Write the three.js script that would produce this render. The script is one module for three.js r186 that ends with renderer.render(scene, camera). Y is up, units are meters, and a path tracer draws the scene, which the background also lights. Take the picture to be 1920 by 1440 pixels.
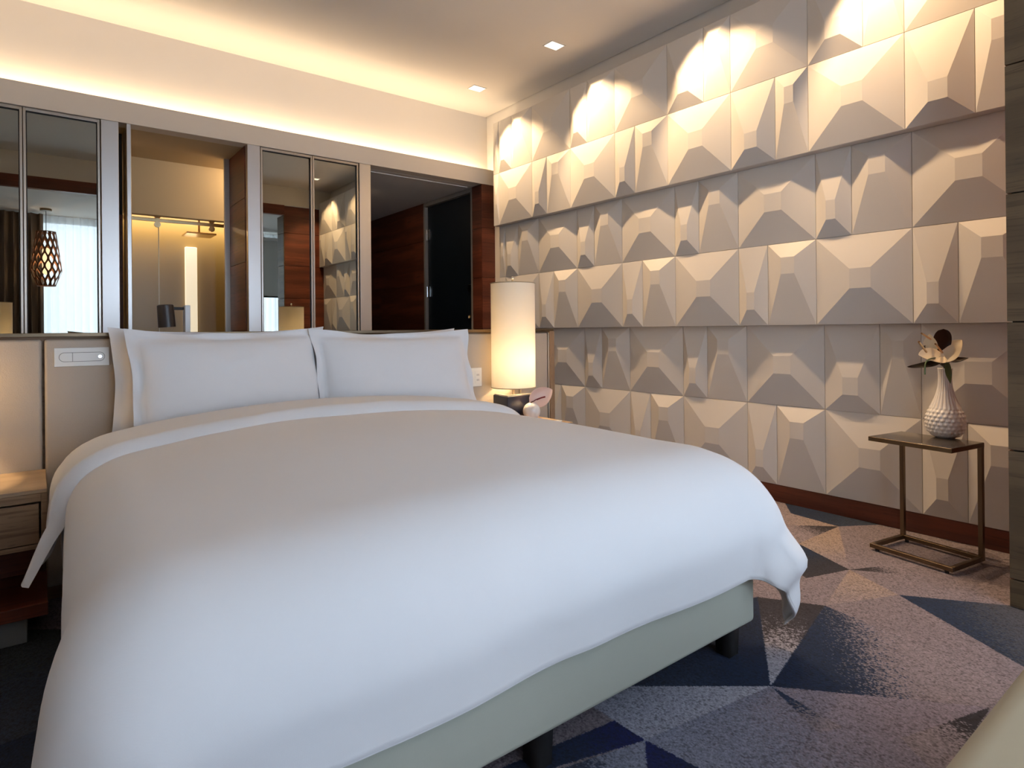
import * as THREE from 'three';
import { RoundedBoxGeometry } from 'three/addons/geometries/RoundedBoxGeometry.js';
import { mergeGeometries, mergeVertices } from 'three/addons/utils/BufferGeometryUtils.js';
import { RectAreaLightUniformsLib } from 'three/addons/lights/RectAreaLightUniformsLib.js';
RectAreaLightUniformsLib.init();

// ------------------------------------------------------------------ camera, sky, exposure
const scene = new THREE.Scene();
const FOCAL = 1147.91, PPX = 960, PPY = 617.19;          // pixels of the 1920 x 1440 frame
const EYE = new THREE.Vector3(0, 1.1, 0);
const camera = new THREE.PerspectiveCamera(2 * Math.atan(720 / FOCAL) * 180 / Math.PI, 4 / 3, 0.03, 200);
camera.rotation.order = 'YXZ';
camera.rotation.set(0.0612 * Math.PI / 180, -37.9047 * Math.PI / 180, -0.5274 * Math.PI / 180);
camera.position.copy(EYE);
camera.setViewOffset(1920, 1440, 0, 102.81, 1920, 1440);
camera.updateProjectionMatrix();
camera.updateMatrixWorld(true);
const renderer = new THREE.WebGLRenderer({ antialias: true });
renderer.toneMapping = THREE.LinearToneMapping;
renderer.toneMappingExposure = 1.2;
renderer.shadowMap.enabled = true;
scene.background = new THREE.Color().setRGB(2.95, 3.5, 4.3);   // bright overcast sky outside the window

// light settings (each light is made in its own fitting's builder below)
const LIGHT = {
  warm: new THREE.Color().setRGB(1, 0.67, 0.37), softWarm: new THREE.Color().setRGB(1, 0.73, 0.45), lamp: new THREE.Color().setRGB(1, 0.72, 0.42),
  day: new THREE.Color().setRGB(0.80, 0.91, 1.0),
  cove: 14, spot: 8.4, lampPoint: 0.55, bathStrip: 11, pendant: 0.5, room: 1.2,
};

// ------------------------------------------------------------------ helpers
const R = (d) => d * Math.PI / 180;
function rng(seed) { let a = seed | 0; return () => { a = (a + 0x6d2b79f5) | 0; let t = Math.imul(a ^ (a >>> 15), 1 | a); t = (t + Math.imul(t ^ (t >>> 7), 61 | t)) ^ t; return ((t ^ (t >>> 14)) >>> 0) / 4294967296; }; }
function hash2(x, y, s = 0) { let h = Math.imul(x | 0, 374761393) + Math.imul(y | 0, 668265263) + Math.imul(s | 0, 2147483647 ^ 0x51ed27); h = Math.imul(h ^ (h >>> 13), 1274126177); return ((h ^ (h >>> 16)) >>> 0) / 4294967296; }
function vnoise(x, y, s = 0) {
  const xi = Math.floor(x), yi = Math.floor(y), fx = x - xi, fy = y - yi, u = fx * fx * (3 - 2 * fx), v = fy * fy * (3 - 2 * fy);
  return (hash2(xi, yi, s) * (1 - u) + hash2(xi + 1, yi, s) * u) * (1 - v) + (hash2(xi, yi + 1, s) * (1 - u) + hash2(xi + 1, yi + 1, s) * u) * v;
}
const fbm = (x, y, s = 0, n = 4) => { let a = 0, w = 0.5, t = 0; for (let i = 0; i < n; i++) { a += w * vnoise(x, y, s + i * 17); t += w; x *= 2.03; y *= 2.03; w *= 0.5; } return a / t; };
const clamp = (x, a = 0, b = 1) => Math.min(b, Math.max(a, x)), lerp = (a, b, t) => a + (b - a) * t, smooth = (a, b, x) => { const t = clamp((x - a) / (b - a)); return t * t * (3 - 2 * t); };
// photo pixel -> point on a plane (axis 0, 1, 2 = x, y, z held at val)
function at(px, py, axis, val) {
  const d = new THREE.Vector3((px - PPX) / FOCAL, -(py - PPY) / FOCAL, -1).applyQuaternion(camera.quaternion);
  const t = (val - EYE.getComponent(axis)) / d.getComponent(axis);
  return EYE.clone().addScaledVector(d, t);
}
const used = new Map();
function numbered(name) { const n = used.get(name) ?? 0; used.set(name, n + 1); return n ? name + '_' + String(n).padStart(3, '0') : name; }
function thing(name, label, category, pos = [0, 0, 0], turn = 0, group) {
  const o = new THREE.Group(); o.name = numbered(name); o.position.set(...pos); o.rotation.y = turn; scene.add(o);
  o.userData = { label, category }; if (group) o.userData.group = group; return o;
}
function mesh(name, geo, mat, parent) { const m = new THREE.Mesh(Array.isArray(geo) ? merge(geo) : geo, mat); m.name = parent ? name : numbered(name); (parent ?? scene).add(m); return m; }
function tag(o, label, category, group) { o.userData.label = label; o.userData.category = category; if (group) o.userData.group = group; return o; }
function struct(name, geo, mat, label, parent) { const m = mesh(name, geo, mat, parent); if (!parent) { m.userData.kind = 'structure'; m.userData.label = label; m.userData.category = name.split('_')[0]; } return m; }
function structGroup(name, label) { const o = new THREE.Group(); o.name = name; scene.add(o); o.userData = { kind: 'structure', label, category: name.split('_')[0] }; return o; }
function merge(list) { return mergeGeometries(list.map((g) => { const n = g.index ? g.toNonIndexed() : g; if (!n.attributes.uv) n.setAttribute('uv', new THREE.BufferAttribute(new Float32Array(n.attributes.position.count * 2), 2)); for (const k of Object.keys(n.attributes)) if (!['position', 'normal', 'uv'].includes(k)) n.deleteAttribute(k); return n; })); }
// uv in metres from position, by the face's main direction; grain runs along u
function uvm(geo, vertical = false, ox = 0, oy = 0) {
  const g = geo.index ? geo.toNonIndexed() : geo, p = g.attributes.position, uv = new Float32Array(p.count * 2), a = new THREE.Vector3(), b = new THREE.Vector3(), c = new THREE.Vector3();
  for (let i = 0; i < p.count; i += 3) {
    a.fromBufferAttribute(p, i); b.fromBufferAttribute(p, i + 1); c.fromBufferAttribute(p, i + 2);
    const n = b.clone().sub(a).cross(c.clone().sub(a)), x = Math.abs(n.x), y = Math.abs(n.y), z = Math.abs(n.z);
    for (let k = 0; k < 3; k++) {
      const v = [a, b, c][k]; let U, V;
      if (x >= y && x >= z) { U = v.z; V = v.y; } else if (y >= x && y >= z) { U = v.x; V = v.z; } else { U = v.x; V = v.y; }
      if (vertical) [U, V] = [V, U];
      uv[(i + k) * 2] = U + ox; uv[(i + k) * 2 + 1] = V + oy;
    }
  }
  g.setAttribute('uv', new THREE.BufferAttribute(uv, 2)); return g;
}
// box from corner to corner, edges rounded by r
function bx(x0, y0, z0, x1, y1, z1, r = 0, seg = 2, vertical = false) {
  const w = Math.abs(x1 - x0), h = Math.abs(y1 - y0), d = Math.abs(z1 - z0);
  const g = r > 0 ? new RoundedBoxGeometry(w, h, d, seg, Math.min(r, w / 2.01, h / 2.01, d / 2.01)) : new THREE.BoxGeometry(w, h, d);
  g.translate((x0 + x1) / 2, (y0 + y1) / 2, (z0 + z1) / 2); return uvm(g, vertical);
}
const cyl = (r0, r1, h, x, y, z, seg = 24, rx = 0, rz = 0) => { const g = new THREE.CylinderGeometry(r1, r0, h, seg); if (rx) g.rotateX(rx); if (rz) g.rotateZ(rz); g.translate(x, y, z); return g; };
const tube = (pts, r, seg = 24, rad = 8) => new THREE.TubeGeometry(new THREE.CatmullRomCurve3(pts.map((p) => new THREE.Vector3(...p))), seg, r, rad);
// closed shell over P(u,v) with thickness th(u,v) measured inwards along the normal
function shell(P, nu, nv, th) {
  const top = [], e = 1e-3, pos = [], uv = [], idx = [];
  const nrm = (u, v) => { const du = P(Math.min(1, u + e), v).sub(P(Math.max(0, u - e), v)), dv = P(u, Math.min(1, v + e)).sub(P(u, Math.max(0, v - e))); return du.cross(dv).normalize(); };
  for (let s = 0; s < 2; s++) for (let j = 0; j <= nv; j++) for (let i = 0; i <= nu; i++) {
    const u = i / nu, v = j / nv, p = P(u, v); if (s) p.addScaledVector(nrm(u, v), -th(u, v));
    pos.push(p.x, p.y, p.z); uv.push(u * 2, v * 2);
  }
  const N = (nu + 1) * (nv + 1), q = (a, b, c, d) => idx.push(a, b, c, a, c, d);
  for (let j = 0; j < nv; j++) for (let i = 0; i < nu; i++) { const a = j * (nu + 1) + i; q(a, a + 1, a + nu + 2, a + nu + 1); q(N + a, N + a + nu + 1, N + a + nu + 2, N + a + 1); }
  for (let i = 0; i < nu; i++) { q(i + 1, i, N + i, N + i + 1); const b = nv * (nu + 1) + i; q(b, b + 1, N + b + 1, N + b); }
  for (let j = 0; j < nv; j++) { const a = j * (nu + 1); q(a, a + nu + 1, N + a + nu + 1, N + a); const b = a + nu; q(b + nu + 1, b, N + b, N + b + nu + 1); }
  const g = new THREE.BufferGeometry(); g.setAttribute('position', new THREE.Float32BufferAttribute(pos, 3)); g.setAttribute('uv', new THREE.Float32BufferAttribute(uv, 2)); g.setIndex(idx); g.computeVertexNormals(); return g;
}
function surf(P, nu, nv) {   // open sheet
  const pos = [], uv = [], idx = [];
  for (let j = 0; j <= nv; j++) for (let i = 0; i <= nu; i++) { const p = P(i / nu, j / nv); pos.push(p.x, p.y, p.z); uv.push(i / nu, j / nv); }
  for (let j = 0; j < nv; j++) for (let i = 0; i < nu; i++) { const a = j * (nu + 1) + i; idx.push(a, a + 1, a + nu + 2, a, a + nu + 2, a + nu + 1); }
  const g = new THREE.BufferGeometry(); g.setAttribute('position', new THREE.Float32BufferAttribute(pos, 3)); g.setAttribute('uv', new THREE.Float32BufferAttribute(uv, 2)); g.setIndex(idx); g.computeVertexNormals(); return g;
}
function rect(w, h, color, intensity, pos, look, name) { const l = new THREE.RectAreaLight(color, intensity, w, h); l.position.set(...pos); l.lookAt(...look); l.name = name; scene.add(l); return l; }

// ------------------------------------------------------------------ textures and materials
function dataTex(w, h, f, srgb = true) {
  const d = new Uint8Array(w * h * 4);
  for (let y = 0; y < h; y++) for (let x = 0; x < w; x++) { const c = f(x / w, y / h, x, y), i = (y * w + x) * 4; d[i] = c[0]; d[i + 1] = c[1]; d[i + 2] = c[2]; d[i + 3] = 255; }
  const t = new THREE.DataTexture(d, w, h); t.wrapS = t.wrapT = THREE.RepeatWrapping; t.magFilter = THREE.LinearFilter; if (srgb) t.colorSpace = THREE.SRGBColorSpace; t.needsUpdate = true; return t;
}
const mixc = (a, b, t) => [lerp(a[0], b[0], t), lerp(a[1], b[1], t), lerp(a[2], b[2], t)];
function woodTex(a, b, c, seed, sx = 0.9, sy = 0.9) {   // grain along u, tile of 1/sx by 1/sy metres
  const t = dataTex(1024, 1024, (u, v) => {
    const wr = (f) => { const k = smooth(0.86, 1, u), m = smooth(0.86, 1, v); const p = f(u, v) * (1 - k) + f(u - 1, v) * k, q = f(u, v - 1) * (1 - k) + f(u - 1, v - 1) * k; return p * (1 - m) + q * m; };
    const bend = (x, y) => y + 0.035 * (fbm(x * 2.2 + 9, y * 3, seed + 3) - 0.5);
    const broad = wr((x, y) => fbm(x * 1.3 + 5, bend(x, y) * 16, seed));
    const fine = wr((x, y) => fbm(x * 5 + 3, bend(x, y) * 130, seed + 40, 3));
    const pore = wr((x, y) => vnoise(x * 30, bend(x, y) * 420, seed + 80));
    let col = mixc(a, b, smooth(0.28, 0.72, broad)); col = mixc(col, c, smooth(0.52, 0.85, fine) * 0.6);
    const k = 1 - 0.14 * smooth(0.75, 1, pore); return [col[0] * k, col[1] * k, col[2] * k];
  });
  t.repeat.set(sx, sy); return t;
}
const dimRedWood = woodTex([88, 70, 50], [104, 84, 60], [66, 50, 35], 61), redWood = woodTex([96, 48, 32], [126, 67, 45], [72, 35, 25], 11), walnut = woodTex([134, 106, 80], [160, 131, 102], [100, 74, 52], 29), paleWalnut = woodTex([166, 142, 114], [186, 162, 132], [138, 114, 88], 47);  // first grain: the pier's red wood with its dimness put into a darker brown
const weave = dataTex(256, 256, (u, v, x, y) => { const k = 128 + 60 * Math.sin(x * Math.PI / 4) * Math.sin(y * Math.PI / 4) + 50 * (hash2(x, y, 3) - 0.5); return [k, k, k]; }, false);
weave.repeat.set(14, 14);
const leatherBump = dataTex(256, 256, (u, v) => { const f = (x, y) => vnoise(x * 60, y * 60, 5) * 0.6 + vnoise(x * 120, y * 120, 6) * 0.4; const k = 255 * f(u, v); return [k, k, k]; }, false);
leatherBump.repeat.set(5, 5);
const std = (o) => new THREE.MeshStandardMaterial(o), phy = (o) => new THREE.MeshPhysicalMaterial(o);
const rgb = (r, g, b) => new THREE.Color().setRGB(r, g, b);
const M = {
  plaster: std({ color: rgb(0.80, 0.77, 0.73), roughness: 0.9 }), ceiling: std({ color: rgb(0.80, 0.77, 0.73), roughness: 0.95 }),
  tile: std({ color: rgb(0.70, 0.665, 0.62), roughness: 0.72 }), ledge: std({ color: rgb(0.72, 0.66, 0.58), roughness: 0.8 }),
  redWood: std({ map: redWood, roughness: 0.42 }), dimPierWood: std({ map: dimRedWood, roughness: 0.5 }), walnut: std({ map: walnut, roughness: 0.5 }), paleWalnut: std({ map: paleWalnut, roughness: 0.45 }),
  groove: std({ color: rgb(0.02, 0.015, 0.012), roughness: 0.9 }), black: std({ color: rgb(0.012, 0.012, 0.013), roughness: 0.55 }),
  steel: std({ color: rgb(0.62, 0.60, 0.58), metalness: 1, roughness: 0.34 }), steelFrame: std({ color: rgb(0.60, 0.56, 0.50), metalness: 1, roughness: 0.28 }),
  mirror: std({ color: rgb(0.40, 0.40, 0.355), metalness: 1, roughness: 0.0 }),
  bronze: std({ color: rgb(0.19, 0.14, 0.09), metalness: 1, roughness: 0.33 }), bronzeTop: std({ color: rgb(0.055, 0.045, 0.035), metalness: 0, roughness: 0.12 }),
  leather: std({ color: rgb(0.46, 0.40, 0.335), roughness: 0.5, bumpMap: leatherBump, bumpScale: 0.0006 }),
  linen: std({ color: rgb(0.83, 0.82, 0.82), roughness: 0.95, bumpMap: weave, bumpScale: 0.0002 }),
  sage: std({ color: rgb(0.47, 0.48, 0.40), roughness: 0.85, bumpMap: weave, bumpScale: 0.0005 }),
  white: std({ color: rgb(0.80, 0.80, 0.78), roughness: 0.4 }), plastic: std({ color: rgb(0.74, 0.77, 0.78), roughness: 0.32 }), plasticGroove: std({ color: rgb(0.10, 0.11, 0.12), roughness: 0.6 }),
  shade: phy({ color: rgb(0.86, 0.80, 0.68), roughness: 1, transmission: 0.18, thickness: 0, side: THREE.DoubleSide }),
  navy: phy({ color: rgb(0.012, 0.018, 0.045), roughness: 0.28, clearcoat: 0.6, clearcoatRoughness: 0.1 }), navyDoor: std({ color: rgb(0.010, 0.017, 0.028), roughness: 0.34 }),
  chrome: std({ color: rgb(0.75, 0.75, 0.75), metalness: 1, roughness: 0.15 }), brass: std({ color: rgb(0.62, 0.45, 0.25), metalness: 1, roughness: 0.25 }),
  glass: phy({ color: rgb(0.97, 0.98, 0.97), roughness: 0.0, transmission: 1, thickness: 0, ior: 1.45 }), bathGlass: phy({ color: rgb(0.97, 0.98, 0.97), roughness: 0.0, transmission: 1, thickness: 0, ior: 1.45, specularIntensity: 0.15 }),
  bathStone: std({ color: rgb(0.36, 0.265, 0.115), roughness: 0.35 }), bathPlaster: std({ color: rgb(0.58, 0.45, 0.28), roughness: 0.8 }),
  ceramic: phy({ color: rgb(0.80, 0.77, 0.75), roughness: 0.3, clearcoat: 0.5, clearcoatRoughness: 0.15 }),
  drape: std({ color: rgb(0.17, 0.13, 0.105), roughness: 0.95 }),
  sheer: phy({ color: rgb(0.93, 0.95, 0.97), roughness: 0.75, transmission: 0.8, thickness: 0, specularIntensity: 0.1, side: THREE.DoubleSide }),
  blind: phy({ color: rgb(0.66, 0.67, 0.66), roughness: 1, transmission: 0.2, thickness: 0, side: THREE.DoubleSide }),
  cream: std({ color: rgb(0.46, 0.39, 0.265), roughness: 0.75, bumpMap: weave, bumpScale: 0.0003 }),
  spathe: phy({ color: rgb(0.80, 0.66, 0.44), roughness: 0.45, clearcoat: 0.3, side: THREE.DoubleSide }), pinkSpathe: phy({ color: rgb(0.84, 0.58, 0.48), roughness: 0.4, clearcoat: 0.3, side: THREE.DoubleSide }),
  spadix: std({ color: rgb(0.72, 0.40, 0.16), roughness: 0.6 }), redSpadix: std({ color: rgb(0.22, 0.012, 0.02), roughness: 0.5 }),
  darkLeaf: phy({ color: rgb(0.018, 0.013, 0.011), roughness: 0.22, clearcoat: 0.4, side: THREE.DoubleSide }), greenLeaf: std({ color: rgb(0.06, 0.09, 0.03), roughness: 0.45, side: THREE.DoubleSide }), stem: std({ color: rgb(0.05, 0.045, 0.02), roughness: 0.6 }), redStem: std({ color: rgb(0.12, 0.02, 0.02), roughness: 0.5 }),
};
const glow = (c, k) => std({ color: rgb(0.8, 0.8, 0.8), emissive: c, emissiveIntensity: k, roughness: 0.6 });

// ------------------------------------------------------------------ key dimensions (metres)
const CEIL = 3.32, BAYC = 2.89, XA = 3.55, XB = 3.615, XC = 3.68, XWALL = 3.74, ZM = -5.075, ZWALL = -5.20, ZPIER = -0.70, ZWIN = 1.31, XLEFT = -1.75;
const LEDGE_B = 2.583, LEDGE_T = 2.738, ROWS = [0.11, 0.612, 1.113, 1.614, 2.115, 2.616, 3.118];

// ------------------------------------------------------------------ carpet
const FX0 = -1.75, FX1 = 3.85, FZ0 = -5.2, FZ1 = 1.4;
{
  const G = (px, py) => { const p = at(px, py, 1, 0); return [p.x, p.z]; };
  const Z = (zx, zy) => G(1200 + zx / 2.6667, 900 + zy / 2.6667);
  const navy = [20, 34, 56], slate = [42, 50, 64], grey = [118, 119, 130], light = [152, 148, 152], mauve = [122, 111, 112], tan = [138, 121, 108], dark = [42, 39, 43], blue = [18, 25, 68];
  // polygon, colour a at point p, colour b at point q (dye speckle from one to the other)
  const V1 = Z(650, 1030), V2 = Z(1045, 448), V3 = Z(20, 1300), V4 = Z(920, 628), V6 = Z(990, 232);
  const polys = [
    { v: [V1, Z(585, 585), Z(330, 620), Z(-500, 1030)], a: slate, b: navy, p: Z(0, 1030), q: V1, n: 0.25 },
    { v: [V1, Z(585, 585), V4], a: light, b: dark, p: V1, q: Z(740, 600), n: 0.5 },
    { v: [V1, V4, Z(1880, 1010), Z(1730, 1135)], a: navy, b: mauve, p: Z(760, 880), q: Z(1560, 1000), n: 0.6 },
    { v: [V1, Z(1060, 1135), Z(960, 1110)], a: tan, b: mauve, p: V1, q: Z(1060, 1135), n: 0.3 },
    { v: [V1, Z(1010, 1235), Z(890, 1265)], a: navy, b: mauve, p: V1, q: Z(980, 1270), n: 0.5 },
    { v: [Z(1300, 1290), Z(1750, 1135), Z(1500, 1500)], a: mauve, b: dark, p: Z(1400, 1320), q: Z(1720, 1160), n: 0.7 },
    { v: [V1, Z(1730, 1135), Z(1500, 1560), Z(640, 1620), V3], a: grey, b: [116, 106, 112], p: V3, q: Z(1400, 1200), n: 0.3 },
    { v: [V1, Z(-400, 1030), V3], a: light, b: [140, 139, 147], p: V1, q: V3, n: 0.12 },
    { v: [V3, Z(560, 1490), Z(300, 1620), Z(45, 1600)], a: blue, b: navy, p: V3, q: Z(400, 1500), n: 0.3 },
    { v: [V3, Z(-80, 1180), Z(-700, 1440), Z(-640, 1500)], a: blue, b: navy, p: V3, q: Z(-400, 1400), n: 0.3 },
    { v: [V3, Z(45, 1600), Z(-300, 1700), Z(-560, 1500)], a: grey, b: slate, p: Z(0, 1450), q: Z(-400, 1500), n: 0.5 },
    { v: [Z(1290, 574), Z(2080, 650), Z(2100, 1040)], a: navy, b: [66, 66, 70], p: Z(1330, 590), q: Z(2000, 680), n: 0.4 },
    { v: [V2, Z(790, 318), Z(700, 420), Z(830, 490)], a: dark, b: navy, p: V2, q: Z(790, 330), n: 0.35 },
    { v: [V2, Z(1420, 408), Z(1300, 470)], a: dark, b: mauve, p: V2, q: Z(1350, 440), n: 0.6 },
    { v: [V6, Z(640, 222), Z(790, 318)], a: dark, b: mauve, p: V6, q: Z(720, 260), n: 0.6 },
    { v: [Z(722, 112), Z(752, 166), V6, Z(1230, 222), Z(1100, 175)], a: navy, b: slate, p: Z(750, 140), q: Z(1200, 222), n: 0.25 },
    { v: [Z(722, 112), Z(752, 166), V6, Z(640, 222), Z(600, 150)], a: tan, b: mauve, p: V6, q: Z(650, 180), n: 0.2 },
    { v: [V6, V2, Z(790, 318)], a: tan, b: mauve, p: Z(900, 300), q: V2, n: 0.3 },
    { v: [V4, V2, Z(1290, 574)], a: tan, b: mauve, p: V2, q: Z(1000, 700), n: 0.25 },
    // left of the bed
    { v: [G(-200, 1180), G(130, 1180), G(125, 1345), G(-200, 1480)], a: [56, 62, 62], b: slate, p: G(0, 1200), q: G(100, 1330), n: 0.5 },
    { v: [G(-200, 1480), G(125, 1345), G(120, 1700), G(-200, 1700)], a: navy, b: [34, 38, 48], p: G(0, 1400), q: G(100, 1600), n: 0.3 },
    // near the camera and beyond the bed, out of sight
    { v: [[-1.7, 0.9], [0.2, 0.4], [0.6, 1.4], [-1.7, 1.4]], a: navy, b: mauve, p: [-1.5, 1.2], q: [0.4, 0.8], n: 0.5 },
    { v: [[2.2, 0.6], [3.7, -0.2], [3.7, 1.4]], a: navy, b: slate, p: [2.4, 0.6], q: [3.7, 1], n: 0.4 },
    { v: [[2.0, -4.9], [2.7, -3.5], [3.6, -4.4]], a: navy, b: mauve, p: [2.2, -4.6], q: [3.5, -4.3], n: 0.5 },
  ];
  for (const o of polys) { o.x0 = Math.min(...o.v.map((p) => p[0])); o.x1 = Math.max(...o.v.map((p) => p[0])); o.z0 = Math.min(...o.v.map((p) => p[1])); o.z1 = Math.max(...o.v.map((p) => p[1])); }
  const inside = (v, x, z) => { let c = false; for (let i = 0, j = v.length - 1; i < v.length; j = i++) if ((v[i][1] > z) !== (v[j][1] > z) && x < (v[j][0] - v[i][0]) * (z - v[i][1]) / (v[j][1] - v[i][1]) + v[i][0]) c = !c; return c; };
  const W = 2048, H = 2048;
  const carpet = dataTex(W, H, (u, v, ix, iy) => {
    const wob = 0.004, x = lerp(FX0, FX1, u) + wob * (hash2(ix, iy, 9) - 0.5), z = lerp(FZ0, FZ1, v) + wob * (hash2(ix, iy, 8) - 0.5);
    let base = mixc(mauve, [114, 105, 107], fbm(x * 3, z * 3, 60)), amt = 0.3, other = [104, 91, 92], t = 0.3;
    for (const o of polys) if (x > o.x0 && x < o.x1 && z > o.z0 && z < o.z1 && inside(o.v, x, z)) {
      const dx = o.q[0] - o.p[0], dz = o.q[1] - o.p[1]; t = clamp(((x - o.p[0]) * dx + (z - o.p[1]) * dz) / (dx * dx + dz * dz)); base = o.a; other = o.b; amt = o.n; break;
    }
    const g1 = vnoise(x * 150, z * 150, 21), g2 = hash2(ix >> 1, iy >> 1, 4), th = 0.06 + 0.88 * (0.3 * g1 + 0.35 * g2 + 0.35 * hash2(ix, iy, 6));
    const hard = smooth(th - 0.05, th + 0.05, clamp(t * 1.1 - 0.05)), soft = t;
    let c = mixc(base, other, lerp(soft, hard, clamp(amt * 1.5)));
    const k = (0.82 + 0.30 * hash2(ix, iy, 2) + 0.12 * (g1 - 0.5)) * (1 - 0.26 * smooth(0.62, 0.74, 0.5 * vnoise(x * 210, z * 210, 31) + 0.5 * hash2(ix >> 1, iy >> 1, 13))); return [clamp(c[0] * k * 1.1, 0, 255), clamp(c[1] * k * 1.11, 0, 255), clamp(c[2] * k * 1.15, 0, 255)];
  });
  carpet.wrapS = carpet.wrapT = THREE.ClampToEdgeWrapping;
  const pile = dataTex(512, 512, (u, v, x, y) => { const k = 255 * (0.6 * hash2(x, y, 1) + 0.4 * hash2(x >> 1, y >> 1, 2)); return [k, k, k]; }, false); pile.repeat.set(4, 4);
  M.carpet = std({ map: carpet, roughness: 1, bumpMap: pile, bumpScale: 0.0012 });
  const g = new THREE.BoxGeometry(FX1 - FX0, 0.1, FZ1 - FZ0); g.translate((FX0 + FX1) / 2, -0.05, (FZ0 + FZ1) / 2);
  const p = g.attributes.position, uv = g.attributes.uv; for (let i = 0; i < p.count; i++) uv.setXY(i, (p.getX(i) - FX0) / (FX1 - FX0), (p.getZ(i) - FZ0) / (FZ1 - FZ0));
  struct('floor', g, M.carpet, 'carpet of grey, mauve and navy triangles with speckled dye');
}
// floor of the entry and the bathroom
struct('floor_entry', bx(XLEFT, -0.1, -8.6, XWALL + 0.1, -0.001, FZ0), std({ color: rgb(0.10, 0.085, 0.075), roughness: 0.5 }), 'dark stone floor of entry corridor and bathroom');

// ------------------------------------------------------------------ ceiling and walls
{
  const cut = [1, 2, 3, 4].map((k) => [3.22, -5.68 + k * 1.06]);
  struct('ceiling', [bx(XLEFT - 0.1, CEIL, ZWALL - 0.1, XWALL - 0.014, CEIL + 0.12, ZPIER), bx(XWALL - 0.014, CEIL + 0.03, ZWALL - 0.1, XWALL + 0.1, CEIL + 0.12, ZPIER)], M.ceiling, 'smooth cream painted ceiling above the bed');
  struct('ceiling_bay', bx(XLEFT - 0.1, BAYC, ZPIER + 0.072, XWALL + 0.1, BAYC + 0.12, ZWIN + 0.2), M.ceiling, 'lower painted ceiling of the window bay');
  struct('wall_bulkhead', [bx(XLEFT, 3.035, ZPIER - 0.001, XWALL, CEIL + 0.05, ZPIER + 0.08)], M.plaster, 'plaster band above the wooden header of the window bay');
  const hdr = structGroup('trim_header', 'dark wooden header across the window bay');
  struct('header_board', bx(XLEFT, BAYC - 0.002, ZPIER - 0.012, 3.013, 3.035, ZPIER + 0.07, 0.002), M.redWood, '', hdr);
  struct('wall_back', bx(XLEFT - 0.1, LEDGE_B + 0.03, ZWALL - 0.1, XWALL + 0.1, CEIL, ZWALL), M.plaster, 'cream upper wall behind the glowing cove');
  struct('wall_left', bx(XLEFT - 0.12, 0, ZWALL - 0.1, XLEFT, CEIL, ZWIN + 0.2), M.plaster, 'plain cream side wall beyond the mirrors');
  // cove trough: front lip and bottom
  const led = structGroup('trim_ledge', 'beige bulkhead lip under the glowing cove');
  struct('ledge_lip', bx(XLEFT, LEDGE_B, ZM - 0.022, XWALL, LEDGE_T, ZM + 0.003, 0.002), M.ledge, '', led);
  struct('ledge_shelf', bx(XLEFT, LEDGE_B + 0.001, ZWALL, XWALL, LEDGE_B + 0.03, ZM - 0.02), M.ledge, '', led);
  const strip = thing('cove_light_strip', 'warm light strip hidden in the cove above the mirrors', 'strip light', [0, LEDGE_B + 0.03, 0]);
  mesh('diffuser', bx(XLEFT + 0.05, 0.045, ZM - 0.09, XWALL - 0.08, 0.06, ZM - 0.06, 0.004), glow(LIGHT.softWarm, 3), strip); mesh('channel', bx(XLEFT + 0.05, 0, ZM - 0.092, XWALL - 0.08, 0.045, ZM - 0.058), M.white, strip);
  rect(5.3, 0.05, LIGHT.softWarm, LIGHT.cove * 2.5, [(XLEFT + XWALL) / 2, LEDGE_B + 0.10, ZM - 0.075], [(XLEFT + XWALL) / 2, LEDGE_B + 0.70, ZM + 0.58], 'cove_strip_glow');
}
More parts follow.
